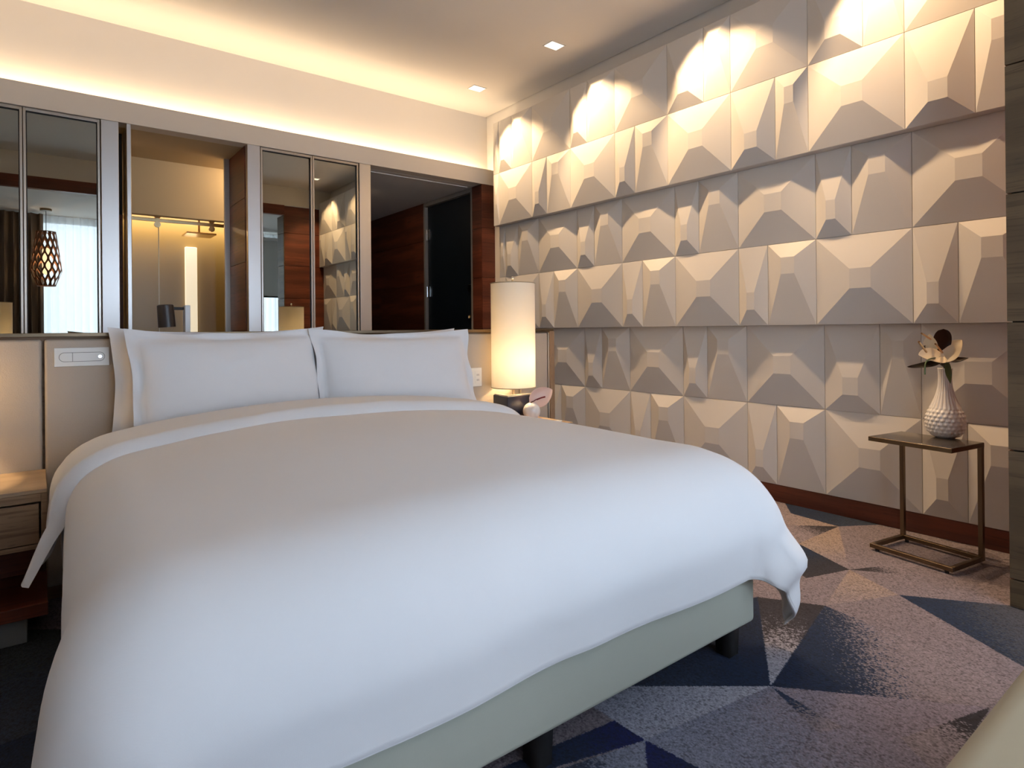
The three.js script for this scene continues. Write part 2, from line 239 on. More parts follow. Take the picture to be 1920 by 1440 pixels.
// ------------------------------------------------------------------ relief tile wall
{
  const wall = structGroup('wall_right', 'feature wall of faceted off-white relief tiles in stepped bands');
  struct('backing', [bx(XWALL, 0, ZWALL - 0.1, XWALL + 0.12, CEIL + 0.03, ZPIER + 0.3)], M.plaster, '', wall);
  const backs = [[XC, 0, 2], [XB, 2, 4], [XA, 4, 6]];
  const Z0 = -4.83, Z1 = ZPIER;
  backs.forEach(([x, r0, r1]) => struct('band_core', bx(x + 0.004, ROWS[r0], Z0, XWALL, ROWS[r1], Z1, 0), M.tile, '', wall));
  const bev = 0.0025;
  function tileGeo(w, h, kind, depth) {        // local: z 0..w, y 0..h, facing -x
    const f = { W: [0.40, 0.62, 0.40, 0.62], N: [0.36, 0.62, 0.20, 0.42], M: [0.34, 0.62, 0.62, 0.82], E: [0.6, 0.9, 0.4, 0.6], m: [0.38, 0.66, 0.20, 0.40], n: [0.36, 0.64, 0.62, 0.82] }[kind];
    const d = { W: depth, N: depth * 0.86, M: depth * 0.95, E: depth * 0.6, m: depth * 0.95, n: depth * 0.86 }[kind];
    const g = 0.0015, o = [[g, g], [w - g, g], [w - g, h - g], [g, h - g]], i = [[f[0] * w, f[2] * h], [f[1] * w, f[2] * h], [f[1] * w, f[3] * h], [f[0] * w, f[3] * h]];
    const P = [], V = (q, x) => [x, q[1], q[0]];
    const quad = (a, b, c, e) => P.push(...a, ...c, ...b, ...a, ...e, ...c);
    const O = o.map((q) => V(q, -bev)), I = i.map((q) => V(q, -d)), B = o.map((q, k) => V([q[0] + (k === 0 || k === 3 ? -g : g) * 0.6, q[1] + (k < 2 ? -g : g) * 0.6], 0.006));
    for (let k = 0; k < 4; k++) { const n = (k + 1) % 4; quad(O[n], O[k], I[k], I[n]); quad(B[n], B[k], O[k], O[n]); }
    quad(I[1], I[0], I[3], I[2]);
    const geo = new THREE.BufferGeometry(); geo.setAttribute('position', new THREE.Float32BufferAttribute(P, 3)); geo.computeVertexNormals(); return uvm(geo);
  }
  const cache = {}, geoOf = (w, h, k) => cache[[w.toFixed(3), h.toFixed(3), k]] ??= tileGeo(w, h, k, 0.040);
  const size = { W: 0.5, N: 0.2, M: 0.3, n: 0.2, m: 0.3 };
  // each row: [plane, row index, first z, tile sequence]; small letters are the same tiles set upside down
  const seqs = [
    [XC, 0, -4.72, 'WNMWNMWNMWNM'], [XC, 1, -4.72, 'NMWNMWNMWmnW'], [XB, 2, -4.733, 'WNMWNMWNMWNM'], [XB, 3, -4.733, 'NMWNMWNMWNMW'],
    [XA, 4, -4.74, 'WNMWNMWmnWmn'], [XA, 5, -4.74, 'NMWNMWmnWmnW'],
  ];
  for (const [x, r, z0, seq] of seqs) {
    let z = z0; const h = ROWS[r + 1] - ROWS[r];
    const end = mesh('relief_tile', geoOf(z0 + 4.83, h, 'E'), M.tile, wall); end.position.set(x, ROWS[r], -4.83);
    for (const k of seq) {
      const w = Math.min(size[k], ZPIER - z); if (w < 0.03) break;
      const m = mesh('relief_tile', geoOf(w, h, k), M.tile, wall); m.position.set(x, ROWS[r], z); z += size[k];
    }
  }
  struct('baseboard_right', bx(XC + 0.012, 0, -4.85, XWALL, ROWS[0] - 0.004, ZPIER, 0.002), M.redWood, 'low reddish wooden baseboard under the relief tiles');
}
// ------------------------------------------------------------------ wooden pier at the window end of the tile wall
function panelRun(parent, faceAxis, at0, u0, u1, joints, mat, thick = 0.014) {   // stacked boards with open joints; faceAxis 'x' faces -x at x = at0, 'z' faces +z / -z
  for (let i = 0; i + 1 < joints.length; i++) {
    const y0 = joints[i] + 0.0025, y1 = joints[i + 1] - 0.0025;
    const g = faceAxis === 'x' ? bx(at0, y0, u0, at0 + thick, y1, u1, 0.0015) : bx(u0, y0, at0, u1, y1, at0 + thick, 0.0015);
    mesh('board', uvm(g, false, i * 0.37, i * 0.61), mat, parent);
  }
}
{
  const pier = structGroup('wall_pier', 'wooden pier of horizontal-grain boards at the end of the tile wall');
  struct('core', bx(3.014, 0, ZPIER + 0.014, XWALL, BAYC, -0.42), M.groove, '', pier);
  const J = [0.0, 0.11, 0.612, 1.113, 1.614, 2.115, 2.616, 3.03];
  panelRun(pier, 'x', 3.0, ZPIER, -0.40, [...J.slice(0, 7), BAYC], M.dimPierWood);  // shade of this dim side is put into the board colour
  panelRun(pier, 'z', ZPIER, 3.0 + 0.014, 3.66, J, M.redWood);
  // bay side walls and window wall
  struct('wall_bay', bx(XWALL, 0, -0.42, XWALL + 0.12, BAYC, ZWIN + 0.2), M.plaster, 'plain side wall of the window bay');
}
// ------------------------------------------------------------------ window wall behind the camera
{
  const x0 = 0.0, x1 = 3.62, y0 = 0.12, y1 = 2.84;
  struct('wall_window', [bx(XLEFT, 0, ZWIN, x0, BAYC, ZWIN + 0.15), bx(x1, 0, ZWIN, XWALL, BAYC, ZWIN + 0.15), bx(x0, 0, ZWIN, x1, y0, ZWIN + 0.15), bx(x0, y1, ZWIN, x1, BAYC, ZWIN + 0.15)], M.plaster, 'plain wall around the large bay window');
  const w = structGroup('window_1', 'large bay window with slim mullions');
  const bar = (a, b, c, d) => bx(a, b, ZWIN + 0.05, c, d, ZWIN + 0.11, 0.004), fm = std({ color: rgb(0.35, 0.36, 0.37), roughness: 0.4 });
  mesh('window_frame', [bar(x0, y0, x1, y0 + 0.06), bar(x0, y1 - 0.06, x1, y1), bar(x0, y0, x0 + 0.06, y1), bar(x1 - 0.06, y0, x1, y1)], fm, w);
  const xs = [x0 + 0.06, 0.92, 1.83, 2.74, x1 - 0.06];
  for (let i = 1; i < 4; i++) mesh('mullion', bar(xs[i] - 0.03, y0 + 0.06, xs[i] + 0.03, y1 - 0.06), fm, w);
  for (let i = 0; i < 4; i++) mesh('pane', new THREE.PlaneGeometry(xs[i + 1] - xs[i], y1 - y0 - 0.12).translate((xs[i] + xs[i + 1]) / 2, (y0 + y1) / 2, ZWIN + 0.08), M.glass, w);
  const fold = (a, b, n, amp, top, bot, z) => (u, v) => { const x = lerp(a, b, u), k = lerp(0.75, 1.1, v); return new THREE.Vector3(x + 0.01 * Math.sin(u * n * 7), lerp(top, bot, v), z + amp * k * Math.sin(u * n * Math.PI * 2) + 0.3 * amp * Math.sin(u * n * 2.3 + 3 * v)); };
  tag(mesh('sheer_curtain', surf(fold(0.06, 3.60, 35, 0.022, BAYC - 0.02, 0.03, ZWIN - 0.06), 560, 8), M.sheer), 'white sheer curtain across the bright window', 'curtain');
  tag(mesh('drape', surf(fold(-0.85, 0.10, 9, 0.045, BAYC - 0.02, 0.02, ZWIN - 0.17), 220, 8), M.drape), 'dark brown drape gathered beside the sheer curtain', 'curtain');
  const bl = thing('roller_blind', 'pale roller blind half lowered over the window corner', 'blind', [3.13, 2.72, ZWIN - 0.16]);
  mesh('roller', cyl(0.03, 0.03, 0.92, 0, 0.05, 0, 20, 0, Math.PI / 2), M.plastic, bl); mesh('fabric', bx(-0.46, -0.98, -0.002, 0.46, 0.05, 0.002), M.blind, bl); mesh('bottom_bar', bx(-0.46, -1.0, -0.01, 0.46, -0.975, 0.01, 0.004), M.black, bl);
}
// ------------------------------------------------------------------ mirror wall
const k5 = ZM / -5.15;
{
  const s = (x) => x * k5, D = 0.05;
  const col = structGroup('wall_mirror', 'mirrored wall behind the headboard with brushed steel columns');
  const colm = (a, b) => mesh('steel_column', bx(s(a), 0, ZM - 0.06, s(b), LEDGE_B, ZM, 0.003, 2, true), M.steel, col);
  colm(0.372, 0.477); colm(1.346, 1.444); colm(2.296, 2.404); colm(0.525, 0.552);
  mesh('slot_lining', bx(s(0.477), 0, ZM - 0.30, s(0.525), LEDGE_B, ZM - 0.29), M.black, col);
  mesh('slot_board', bx(s(0.477), 0.9, ZM - 0.289, s(0.525), 1.98, ZM - 0.28), M.redWood, col);
  mesh('backing', [bx(XLEFT, 0, ZM - 0.09, s(0.372), LEDGE_B, ZM - 0.062), bx(s(1.444), 0, ZM - 0.09, s(2.296), LEDGE_B, ZM - 0.062)], M.black, col);
  function mirror(a, b, label) {
    const t = thing('mirror_panel', label, 'mirror', [s(a), 0, ZM - 0.058], 0, 'framed mirrors behind the headboard');
    const w = s(b) - s(a), h = LEDGE_B - 0.004, f = 0.014;
    mesh('glass', bx(f, f, 0.0, w - f, h - f, 0.03), M.mirror, t);
    mesh('frame', [bx(0, 0, 0, f, h, 0.05, 0.002), bx(w - f, 0, 0, w, h, 0.05, 0.002), bx(f, h - f - 0.006, 0, w - f, h, 0.05, 0.002), bx(f, 0, 0, w - f, f, 0.05, 0.002)], M.steelFrame, t);
    const e = 0.006; mesh('seal', [bx(f, f, 0.0301, f + e, h - f - e, 0.034), bx(w - f - e, f, 0.0301, w - f, h - f - e, 0.034), bx(f, h - f - 0.006 - e, 0.0301, w - f, h - f - 0.006, 0.034)], M.black, t);
  }
  mirror(-1.70, -0.060, 'framed mirror reflecting the dark drape and a bedside lamp'); mirror(-0.056, 0.366, 'framed mirror reflecting the slatted wooden pendant and sheer curtain');
  mirror(1.450, 1.872, 'framed mirror reflecting the wooden pier and a bedside lamp'); mirror(1.876, 2.290, 'framed mirror reflecting the relief tile wall');
  // back pier of red wood beside the entry door
  const p = structGroup('wall_entry', 'reddish wooden pier and corridor wall beside the entry door');
  const px = s(3.631), J = [0, 0.11, 0.612, 1.113, 1.635, 2.14, LEDGE_B];
  mesh('core', bx(px + 0.012, 0, -5.25, XWALL, LEDGE_B, ZM - 0.012), M.groove, p);
  for (let i = 0; i + 1 < J.length; i++) {
    mesh('board', uvm(bx(px, J[i] + 0.002, ZM - 0.012, XWALL, J[i + 1] - 0.002, ZM, 0.001), false, i * 0.31, i * 0.7), M.redWood, p);
    mesh('board', uvm(bx(px, J[i] + 0.002, -5.25, px + 0.012, J[i + 1] - 0.002, ZM - 0.0125, 0.001), false, i * 0.31, i * 0.57), M.redWood, p);
    mesh('board', uvm(bx(px, J[i] + 0.002, -8.5, px + 0.012, J[i + 1] - 0.002, -6.26, 0.001), false, i * 0.21, i * 0.43), M.redWood, p);
  }
  mesh('core', bx(px + 0.012, 0, -8.5, XWALL + 0.1, LEDGE_B, -6.26), M.groove, p);
  mesh('corridor_lining', [bx(s(2.404) - 0.1, 0, -8.5, s(2.404), LEDGE_B, ZM - 0.06), bx(s(2.404), 0, -8.6, XWALL, LEDGE_B, -8.5)], M.black, p);  // darkness of the unlit corridor end is put into black walls
  struct('ceiling_entry', bx(s(2.404) - 0.1, LEDGE_B + 0.0005, -8.6, XWALL + 0.2, LEDGE_B + 0.029, ZWALL - 0.001), M.ceiling, 'painted ceiling of the entry corridor');
  struct('trim_entry', bx(s(2.404), LEDGE_B - 0.007, at(790, 337, 1, LEDGE_B).z - 0.012, px - 0.04, LEDGE_B, at(790, 337, 1, LEDGE_B).z + 0.012), M.white, 'thin pale strip across the corridor ceiling');
  // entry door
  const d = structGroup('door_1', 'dark navy entry door with steel hinges');
  mesh('leaf', bx(px + 0.035, 0.01, -6.215, px + 0.08, 2.53, -5.285, 0.002), M.navyDoor, d);
  mesh('frame', [bx(px + 0.0, 0, -6.258, px + 0.06, 2.555, -6.225, 0.002), bx(px + 0.0, 2.535, -6.258, px + 0.06, 2.575, -5.252, 0.002), bx(px + 0.0, 0, -5.282, px + 0.06, 2.555, -5.252, 0.002)], std({ color: rgb(0.30, 0.27, 0.24), roughness: 0.5 }), d);
  mesh('corridor_outside', bx(XWALL + 0.02, 0, -6.3, XWALL + 0.12, 2.6, -5.2), M.black, d);
  for (const y of [0.3, 1.55, 2.21]) mesh('hinge', [bx(px + 0.022, y - 0.06, -6.225, px + 0.036, y + 0.06, -6.16, 0.003), cyl(0.009, 0.009, 0.125, px + 0.02, y, -6.222, 12)], M.chrome, d);
  mesh('latch_plate', [bx(px + 0.02, 1.5, -5.37, px + 0.036, 1.58, -5.30, 0.003)], M.chrome, d);
  mesh('thumb_turn', [cyl(0.022, 0.022, 0.012, px + 0.03, 1.24, -5.36, 20, 0, Math.PI / 2), bx(px + 0.012, 1.225, -5.366, px + 0.03, 1.255, -5.354, 0.003)], M.brass, d);
  mesh('lever_handle', [cyl(0.026, 0.026, 0.012, px + 0.03, 1.0, -5.36, 20, 0, Math.PI / 2), bx(px - 0.02, 0.99, -5.48, px - 0.005, 1.01, -5.35, 0.004)], M.chrome, d);
}
// ------------------------------------------------------------------ bathroom seen through the glazed opening
{
  const s = (x) => x * k5, xr = 1.32, zg = -5.62;
  const b = structGroup('wall_bath', 'beige stone bathroom behind the glazed opening');
  mesh('stone_wall', bx(0.0, 0, -7.12, 2.25, 2.62, -7.02), M.bathStone, b);
  mesh('side_wall', [bx(-0.1, 0, -7.12, 0.0, 2.62, ZM - 0.1), bx(2.25, 0, -7.12, 2.3, 2.62, ZM - 0.1)], M.bathStone, b);
  mesh('header_beam', bx(0.0, 2.11, -6.08, 2.25, 2.585, -6.0, 0.002), M.bathPlaster, b);
  const J = [0, 0.11, 0.612, 1.113, 1.66, 2.17, LEDGE_B];
  for (let i = 0; i + 1 < J.length; i++) mesh('board', uvm(bx(xr, J[i] + 0.002, zg, xr + 0.014, J[i + 1] - 0.002, ZM - 0.062, 0.001), false, i * 0.3, i * 0.7), M.redWood, b);
  mesh('wood_core', bx(xr + 0.015, 0, zg, s(1.444), LEDGE_B, ZM - 0.062), M.groove, b);
  mesh('jamb', [bx(xr - 0.04, 0, zg - 0.03, xr + 0.03, LEDGE_B, zg, 0.003), bx(s(0.53), 0, zg - 0.03, s(0.56), LEDGE_B, ZM - 0.061, 0.003)], M.steelFrame, b);
  struct('ceiling_bath', [bx(-0.1, LEDGE_B + 0.0005, -7.12, 2.3, 2.613, ZWALL - 0.001)], M.bathPlaster, 'warm plaster ceiling of the bathroom');
  const w = structGroup('window_2', 'clear glazed opening between bedroom and bathroom');
  mesh('pane', new THREE.PlaneGeometry(xr - 0.04 - s(0.56), LEDGE_B).translate((xr - 0.04 + s(0.56)) / 2, LEDGE_B / 2, zg - 0.015), M.bathGlass, w);
  // shower screen with sliding rail
  const sc = thing('shower_screen', 'frameless glass shower screen hanging from a steel rail', 'shower screen', [0, 0, -6.14]);
  mesh('rail', [bx(0.02, 2.075, -0.008, 2.2, 2.105, 0.008, 0.003)], M.brass, sc);
  for (const [a, c] of [[0.1, 0.86], [0.84, 1.9]]) { mesh('pane', new THREE.PlaneGeometry(c - a, 2.05).translate((a + c) / 2, 1.04, a < 0.5 ? 0.014 : -0.014), M.bathGlass, sc); mesh('pane_edge', bx(c - 0.006, 0.02, a < 0.5 ? 0.01 : -0.018, c, 2.06, a < 0.5 ? 0.018 : -0.01), std({ color: rgb(0.55, 0.5, 0.34), roughness: 0.2 }), sc); }
  for (const x of [at(295, 400, 2, -6.12).x, at(397, 412, 2, -6.12).x]) for (const y of [2.125, 2.05]) mesh('roller', cyl(0.026, 0.026, 0.02, x, y, 0.014, 20, Math.PI / 2), M.brass, sc);
  const sh = thing('rain_shower', 'square rain shower on a ceiling arm behind the glass screen', 'shower', [at(373, 428, 2, -6.6).x, 2.06, -6.6]);
  mesh('plate', bx(-0.13, -0.012, -0.13, 0.13, 0.004, 0.13, 0.004), M.brass, sh); mesh('arm', [cyl(0.011, 0.011, 0.24, 0, 0.122, 0, 14), cyl(0.035, 0.035, 0.01, 0, 0.247, 0, 20)], M.brass, sh);
  mesh('shower_soffit', bx(0, 2.315, -7.02, 2.25, 2.34, -6.09), M.bathPlaster, b);
  // light slot washing the shower wall
  const st = thing('shower_light_slot', 'warm light slot along the top of the shower wall', 'strip light', [1.1, 2.295, -6.9]);
  mesh('diffuser', bx(-1.05, 0.0, -0.03, 1.05, 0.014, 0.03), glow(LIGHT.softWarm, 2.5), st);
  rect(2.1, 0.05, LIGHT.softWarm, LIGHT.bathStrip * 3.2, [1.1, 2.288, -6.9], [1.1, 0, -6.96], 'shower_slot_glow');
  const lb = thing('reflected_light_column', 'tall glowing column standing in for a reflected vanity light', 'wall light', [at(358, 520, 2, -7.0).x, 0.3, -7.0]);  // made-up glowing bar in place of a vanity light's reflection
  mesh('diffuser', bx(-0.055, 0, -0.02, 0.055, 1.68, 0.03, 0.01), glow(rgb(1, 0.84, 0.60), 0.62), lb);
  rect(0.1, 1.6, LIGHT.softWarm, 2.2, [at(358, 520, 2, -7.0).x, 1.14, -6.965], [at(358, 520, 2, -7.0).x, 1.14, -5], 'reflected_column_glow');
  for (const [x, y, where] of [[1.86, 1.24, 'close to the reflected column'], [2.08, 1.32, 'farther from the reflected column']]) {
    const c = thing('glass_sconce', 'small frosted sconce with a glowing tip, ' + where, 'wall light', [x, y, -6.99], 0, 'frosted bathroom sconces');
    mesh('body', cyl(0.022, 0.022, 0.14, 0, -0.06, 0.02, 18), M.bathPlaster, c); mesh('tip', cyl(0.022, 0.02, 0.03, 0, 0.025, 0.02, 18), glow(LIGHT.warm, 1.6), c);
  }
  for (const [name, label, x, y, z, tx, ty, tz, cd] of [['bath_fill_light', 'unseen warm fill light added inside the bathroom', 1.85, LEDGE_B, -5.82, 1.0, 1.9, -6.0, 6], ['entry_fill_light', 'unseen warm fill light added in the entry corridor', 2.62, LEDGE_B, -5.95, 3.3, 1.2, -6.3, 0.8]]) {  // unseen fill lamps added to warm the bathroom and the corridor
    const d = thing(name, label, 'downlight', [x, y, z]); mesh('trim', new THREE.TorusGeometry(0.05, 0.006, 8, 32).rotateX(Math.PI / 2).translate(0, -0.002, 0), M.white, d); mesh('lens', cyl(0.048, 0.048, 0.006, 0, -0.002, 0, 28), glow(LIGHT.warm, 1.5), d);
    const sp = new THREE.SpotLight(LIGHT.softWarm, cd, 0, R(80), 0.8, 2); sp.position.set(x, y - 0.012, z); sp.target.position.set(tx, ty, tz); sp.shadow.radius = 2; sp.name = name + '_beam'; scene.add(sp, sp.target);
  }
}
// ------------------------------------------------------------------ ceiling downlights washing the tile wall
for (let k = 0; k < 4; k++) {
  const z = -4.62 + k * 1.06, x = 3.215;
  const d = thing('downlight', 'small square recessed ceiling downlight by the tile wall, ' + ['nearest the cove', 'second from the cove', 'third from the cove', 'nearest the wooden pier'][k], 'downlight', [x, CEIL, z], 0, 'downlights along the tile wall');
  mesh('trim', [bx(-0.072, -0.004, -0.056, 0.072, 0.004, -0.048), bx(-0.072, -0.004, 0.048, 0.072, 0.004, 0.056), bx(-0.072, -0.004, -0.048, -0.062, 0.004, 0.048), bx(0.062, -0.004, -0.048, 0.072, 0.004, 0.048)], M.white, d);
  mesh('lens', bx(-0.062, -0.003, -0.048, 0.062, 0.002, 0.048), glow(rgb(1, 0.9, 0.72), 2.2), d);
  const sp = new THREE.SpotLight(LIGHT.warm, LIGHT.spot, 0, R(40), 0.3, 2); sp.position.set(x, CEIL - 0.012, z); sp.target.position.set(x + 0.26, CEIL - 1.3, z + 0.38); sp.shadow.radius = 1.0; sp.name = 'downlight_beam'; scene.add(sp, sp.target);
}

// ------------------------------------------------------------------ headboard
const ZH = -3.15;
{
  const h = thing('headboard', 'low partition headboard of beige leather panels with a bronze top rail', 'headboard', [0, 0, ZH]);
  const xs = [-0.79, -0.515, 0.024, 0.414, 0.804, 1.194, 1.586, 1.978, 2.515, 2.765];
  mesh('core', bx(-0.80, 0, -0.16, 2.812, 1.088, -0.035), M.walnut, h);
  for (let i = 0; i + 1 < xs.length; i++) mesh('panel', bx(xs[i] + 0.004, 0.06, -0.036, xs[i + 1] - 0.004, 1.078, 0, 0.012, 4), M.leather, h);
  mesh('top_rail', bx(-0.80, 1.088, -0.16, 2.815, 1.104, 0.004, 0.002), M.bronze, h);
  mesh('end_cap', bx(2.770, 0, -0.16, 2.812, 1.088, 0.012, 0.003, 2, true), M.walnut, h);
  mesh('end_bead', bx(2.760, 0.06, -0.02, 2.768, 1.08, 0.008, 0.002), M.steelFrame, h);
  const pl = thing('reading_light', 'folded flush reading light on a white plate in the headboard', 'reading light', [0.155, 1.003, ZH]);
  mesh('plate', bx(-0.095, -0.039, 0.0, 0.095, 0.039, 0.008, 0.002), M.plastic, pl);
  const pill = (l, r, z0, z1) => { const sh = new THREE.Shape(); sh.absarc(-l, 0, r, Math.PI / 2, Math.PI * 1.5); sh.absarc(l, 0, r, -Math.PI / 2, Math.PI / 2); const g = new THREE.ExtrudeGeometry(sh, { depth: z1 - z0, bevelEnabled: false, curveSegments: 16 }); g.translate(0, 0, z0); return g; };
  mesh('pill_groove', pill(0.06, 0.0195, 0.0075, 0.0085), M.plasticGroove, pl); mesh('pill', pill(0.06, 0.0178, 0.008, 0.0105), M.plastic, pl);
  mesh('pill_split', bx(-0.034, -0.0178, 0.0104, -0.0325, 0.0178, 0.0108), M.plasticGroove, pl); mesh('button', cyl(0.007, 0.007, 0.004, 0.062, 0, 0.011, 20, Math.PI / 2), M.chrome, pl);
  const so = thing('socket_plate', 'white double socket plate on the headboard beside the pillow', 'socket', [2.148, 0.808, ZH]);
  mesh('plate', bx(-0.056, -0.058, 0, 0.056, 0.058, 0.008, 0.003), M.white, so);
  for (const x of [-0.025, 0.025]) { const i = mesh('module', bx(x - 0.021, -0.037, 0.006, x + 0.021, 0.037, 0.0095, 0.002), M.white, so); for (const [dx, dy] of [[-0.0055, 0.014], [0.0055, 0.014], [-0.0055, -0.018], [0.0055, -0.018]]) mesh('slot', bx(x + dx - 0.0015, dy - 0.006, 0.0094, x + dx + 0.0015, dy + 0.006, 0.0099), M.plasticGroove, i); }
  // raised spot behind the headboard
  const c = at(350, 600, 2, -3.36), t = thing('spot_lamp', 'black cylinder spot lamp on a slim white post behind the headboard', 'reading light', [c.x, 0.0, -3.36]);
  mesh('post', bx(-0.012, 0, -0.03, 0.012, 1.235, 0.03, 0.003), M.plastic, t); mesh('arm', bx(-0.085, 1.212, -0.008, -0.012, 1.226, 0.008, 0.003), M.black, t);
  const sh = new THREE.LatheGeometry([[0, 0.11], [0.03, 0.11], [0.036, 0.104], [0.038, 0.0], [0.035, 0.0], [0.033, 0.10], [0, 0.102]].map((p) => new THREE.Vector2(...p)), 28); sh.rotateZ(R(4)); sh.translate(-0.085, 1.128, 0); mesh('shade', sh, std({ color: rgb(0.03, 0.02, 0.017), roughness: 0.35, side: THREE.DoubleSide }), t);
}
// ------------------------------------------------------------------ bed
const BX = 1.0, BW = 0.9, BZ0 = -3.13, BZ1 = -1.125;
{
  const b = thing('bed', 'king bed base in sage fabric on short black legs', 'bed', [0, 0, 0]);
  const wob = new RoundedBoxGeometry(2 * BW - 0.035, 0.235, BZ1 - BZ0, 3, 0.018); wob.translate(BX + 0.0175, 0.232, (BZ0 + BZ1) / 2);
  mesh('base', uvm(wob), M.sage, b);
  mesh('mattress', bx(BX - BW + 0.06, 0.35, BZ0 + 0.02, BX + BW - 0.02, 0.635, BZ1 - 0.02, 0.06, 5), M.linen, b);
  for (const x of [BX - 0.84, BX, BX + 0.84]) for (const z of [BZ1 - 0.07, BZ0 + 0.1]) mesh('leg', new THREE.CylinderGeometry(0.042, 0.036, 0.118, 4, 1).rotateY(Math.PI / 4).translate(x, 0.059, z), M.black, b);
}
// drape of a sheet over the bed: s across from the bed's centre, t = z; off lifts it off the surface
const BEND = (() => { const n = 200, t = [[0, 0]]; let h = 0, v = 0; for (let i = 0; i < n; i++) { const x = (i + 0.5) / n, f = Math.PI / 2 * x * x * (3 - 2 * x); h += Math.cos(f) / n; v += Math.sin(f) / n; t.push([h, v]); } return t; })();
const BEND_R = BEND[200][0];                       // how far a sheet of unit length reaches out while it bends down by a quarter turn
const R_SIDE = 0.15, R_FOOT = 0.27, W_IN = 0.93 - R_SIDE, T_IN = -1.095 - R_FOOT;
function drape(s, t, off, flare = 0.1) {
  const as = Math.abs(s), sg = Math.sign(s) || 1, a = Math.max(0, as - W_IN), b = Math.max(0, t - T_IN), d = Math.hypot(a, b);
  let y = 0.652 + 0.071 * (1 - Math.pow(Math.min(1, as / 0.86), 2.2)) * (1 - smooth(-2.1, -1.0, t)) + 0.012 * smooth(-2.0, -1.2, t) * (1 - Math.min(1, as / 0.9));
  let x = Math.min(as, W_IN), z = Math.min(t, T_IN);
  if (s < 0) x *= 1 - 0.042 * (1 - smooth(-2.5, -1.3, t));   // the cloth sits a little narrower at the head on this side
  if (d > 0) {
    const ca = a / d, cb = b / d, r = Math.hypot(R_SIDE * ca, R_FOOT * cb), L = r / BEND_R, k = Math.min(1, d / L), f = Math.PI / 2 * k * k * (3 - 2 * k), q = k * 200, n = Math.min(199, Math.floor(q));
    let hh = lerp(BEND[n][0], BEND[n + 1][0], q - n) * L, vv = lerp(BEND[n][1], BEND[n + 1][1], q - n) * L;
    if (d > L) { hh += flare * (d - L); vv += (d - L) * Math.sqrt(1 - flare * flare); }
    const tail = Math.sin(2 * Math.atan2(b, a)); hh += tail * tail * ((s < 0 ? 0.20 : 0.42) * Math.max(0, d - 0.12) - 0.62 * Math.max(0, d - 0.50));
    hh += off * Math.sin(f); vv -= off * Math.cos(f);
    x += hh * ca; z += hh * cb; y -= vv;
  } else y += off;
  return new THREE.Vector3(BX + sg * x, Math.max(y, 0.03), z);
}
{
  const d = thing('duvet', 'plump white duvet over the bed with its head end turned back', 'duvet');
  const SO = 0.46, SA = W_IN + SO, TO = 0.53;
  const soft = (s, t) => 0.010 * (fbm(s * 1.6 + 4, t * 1.6, 71) - 0.5) + 0.004 * (fbm(s * 6, t * 6, 72) - 0.5);
  const top = (u, v) => {
    let s = lerp(-SA, SA + 0.03, u), t = lerp(-2.74, T_IN + TO, v);
    const hem = smooth(0.93, 1, v) + smooth(0.93, 1, Math.abs(u * 2 - 1));
    const p = drape(s, t, 0.012 * (1 - Math.min(1, hem)) + soft(s, t));
    const k = smooth(T_IN + 0.25, T_IN + 0.5, t); p.z += k * 0.006 * Math.sin(s * 9 + 2 * Math.sin(s * 4)) * 0.7; p.y += k * 0.005 * Math.sin(s * 7 + 1);
    // small gathers at the foot corners
    const cn = smooth(W_IN + 0.05, W_IN + 0.2, Math.abs(s)) * smooth(T_IN + 0.22, T_IN + 0.45, t); p.x += cn * 0.010 * Math.sin(34 * (Math.abs(s) - t)); p.z += cn * 0.012 * Math.sin(30 * (Math.abs(s) + t * 0.6));
    return p;
  };
  mesh('cover', shell(top, 190, 150, (u, v) => 0.022 * Math.min(1, 0.25 + 10 * Math.min(u, 1 - u, 1 - v, v))), M.linen, d);
  const hem = []; for (let i = 0; i <= 120; i++) { const p = top(i / 120, 1); hem.push(new THREE.Vector3(p.x, p.y, p.z)); }
  mesh('hem', new THREE.TubeGeometry(new THREE.CatmullRomCurve3(hem), 300, 0.0055, 6), M.linen, d);
  const Z0 = -2.77, Z1 = -2.42, SF = W_IN + 0.43;
  const fold = (u, v) => {
    const s = lerp(-(SF - 0.005 - 0.11 * (1 - v)), SF - 0.10 * (1 - v), u), over = Math.max(0, Math.abs(s) - W_IN), t = lerp(Z0, Z1 + 0.09 * over / 0.37 + 0.012 * Math.sin(s * 5) + 0.008 * Math.sin(s * 13 + 1), v);
    const e = Math.sin(Math.PI * Math.min(1, Math.max(0, v))) , lip = Math.sqrt(Math.max(0, 1 - Math.pow(clamp((v - 0.88) / 0.12), 2)));
    const p = drape(s, t, 0.016 + 0.026 * lip + soft(s * 1.4, t * 1.4 + 3) * 1.3, s < 0 ? 0.14 + 0.34 * v : 0.16); p.y += over * 0.0; p.x += -Math.sign(s) * 0 + (over > 0.15 ? Math.sign(s) * 0.02 * Math.sin(v * 7 + 1) * smooth(0.1, 0.3, over) : 0); return p;
  };
  mesh('turned_fold', shell(fold, 160, 44, (u, v) => 0.028 * Math.min(1, 0.15 + 8 * Math.min(u, 1 - u, 1 - v, v))), M.linen, d);
}
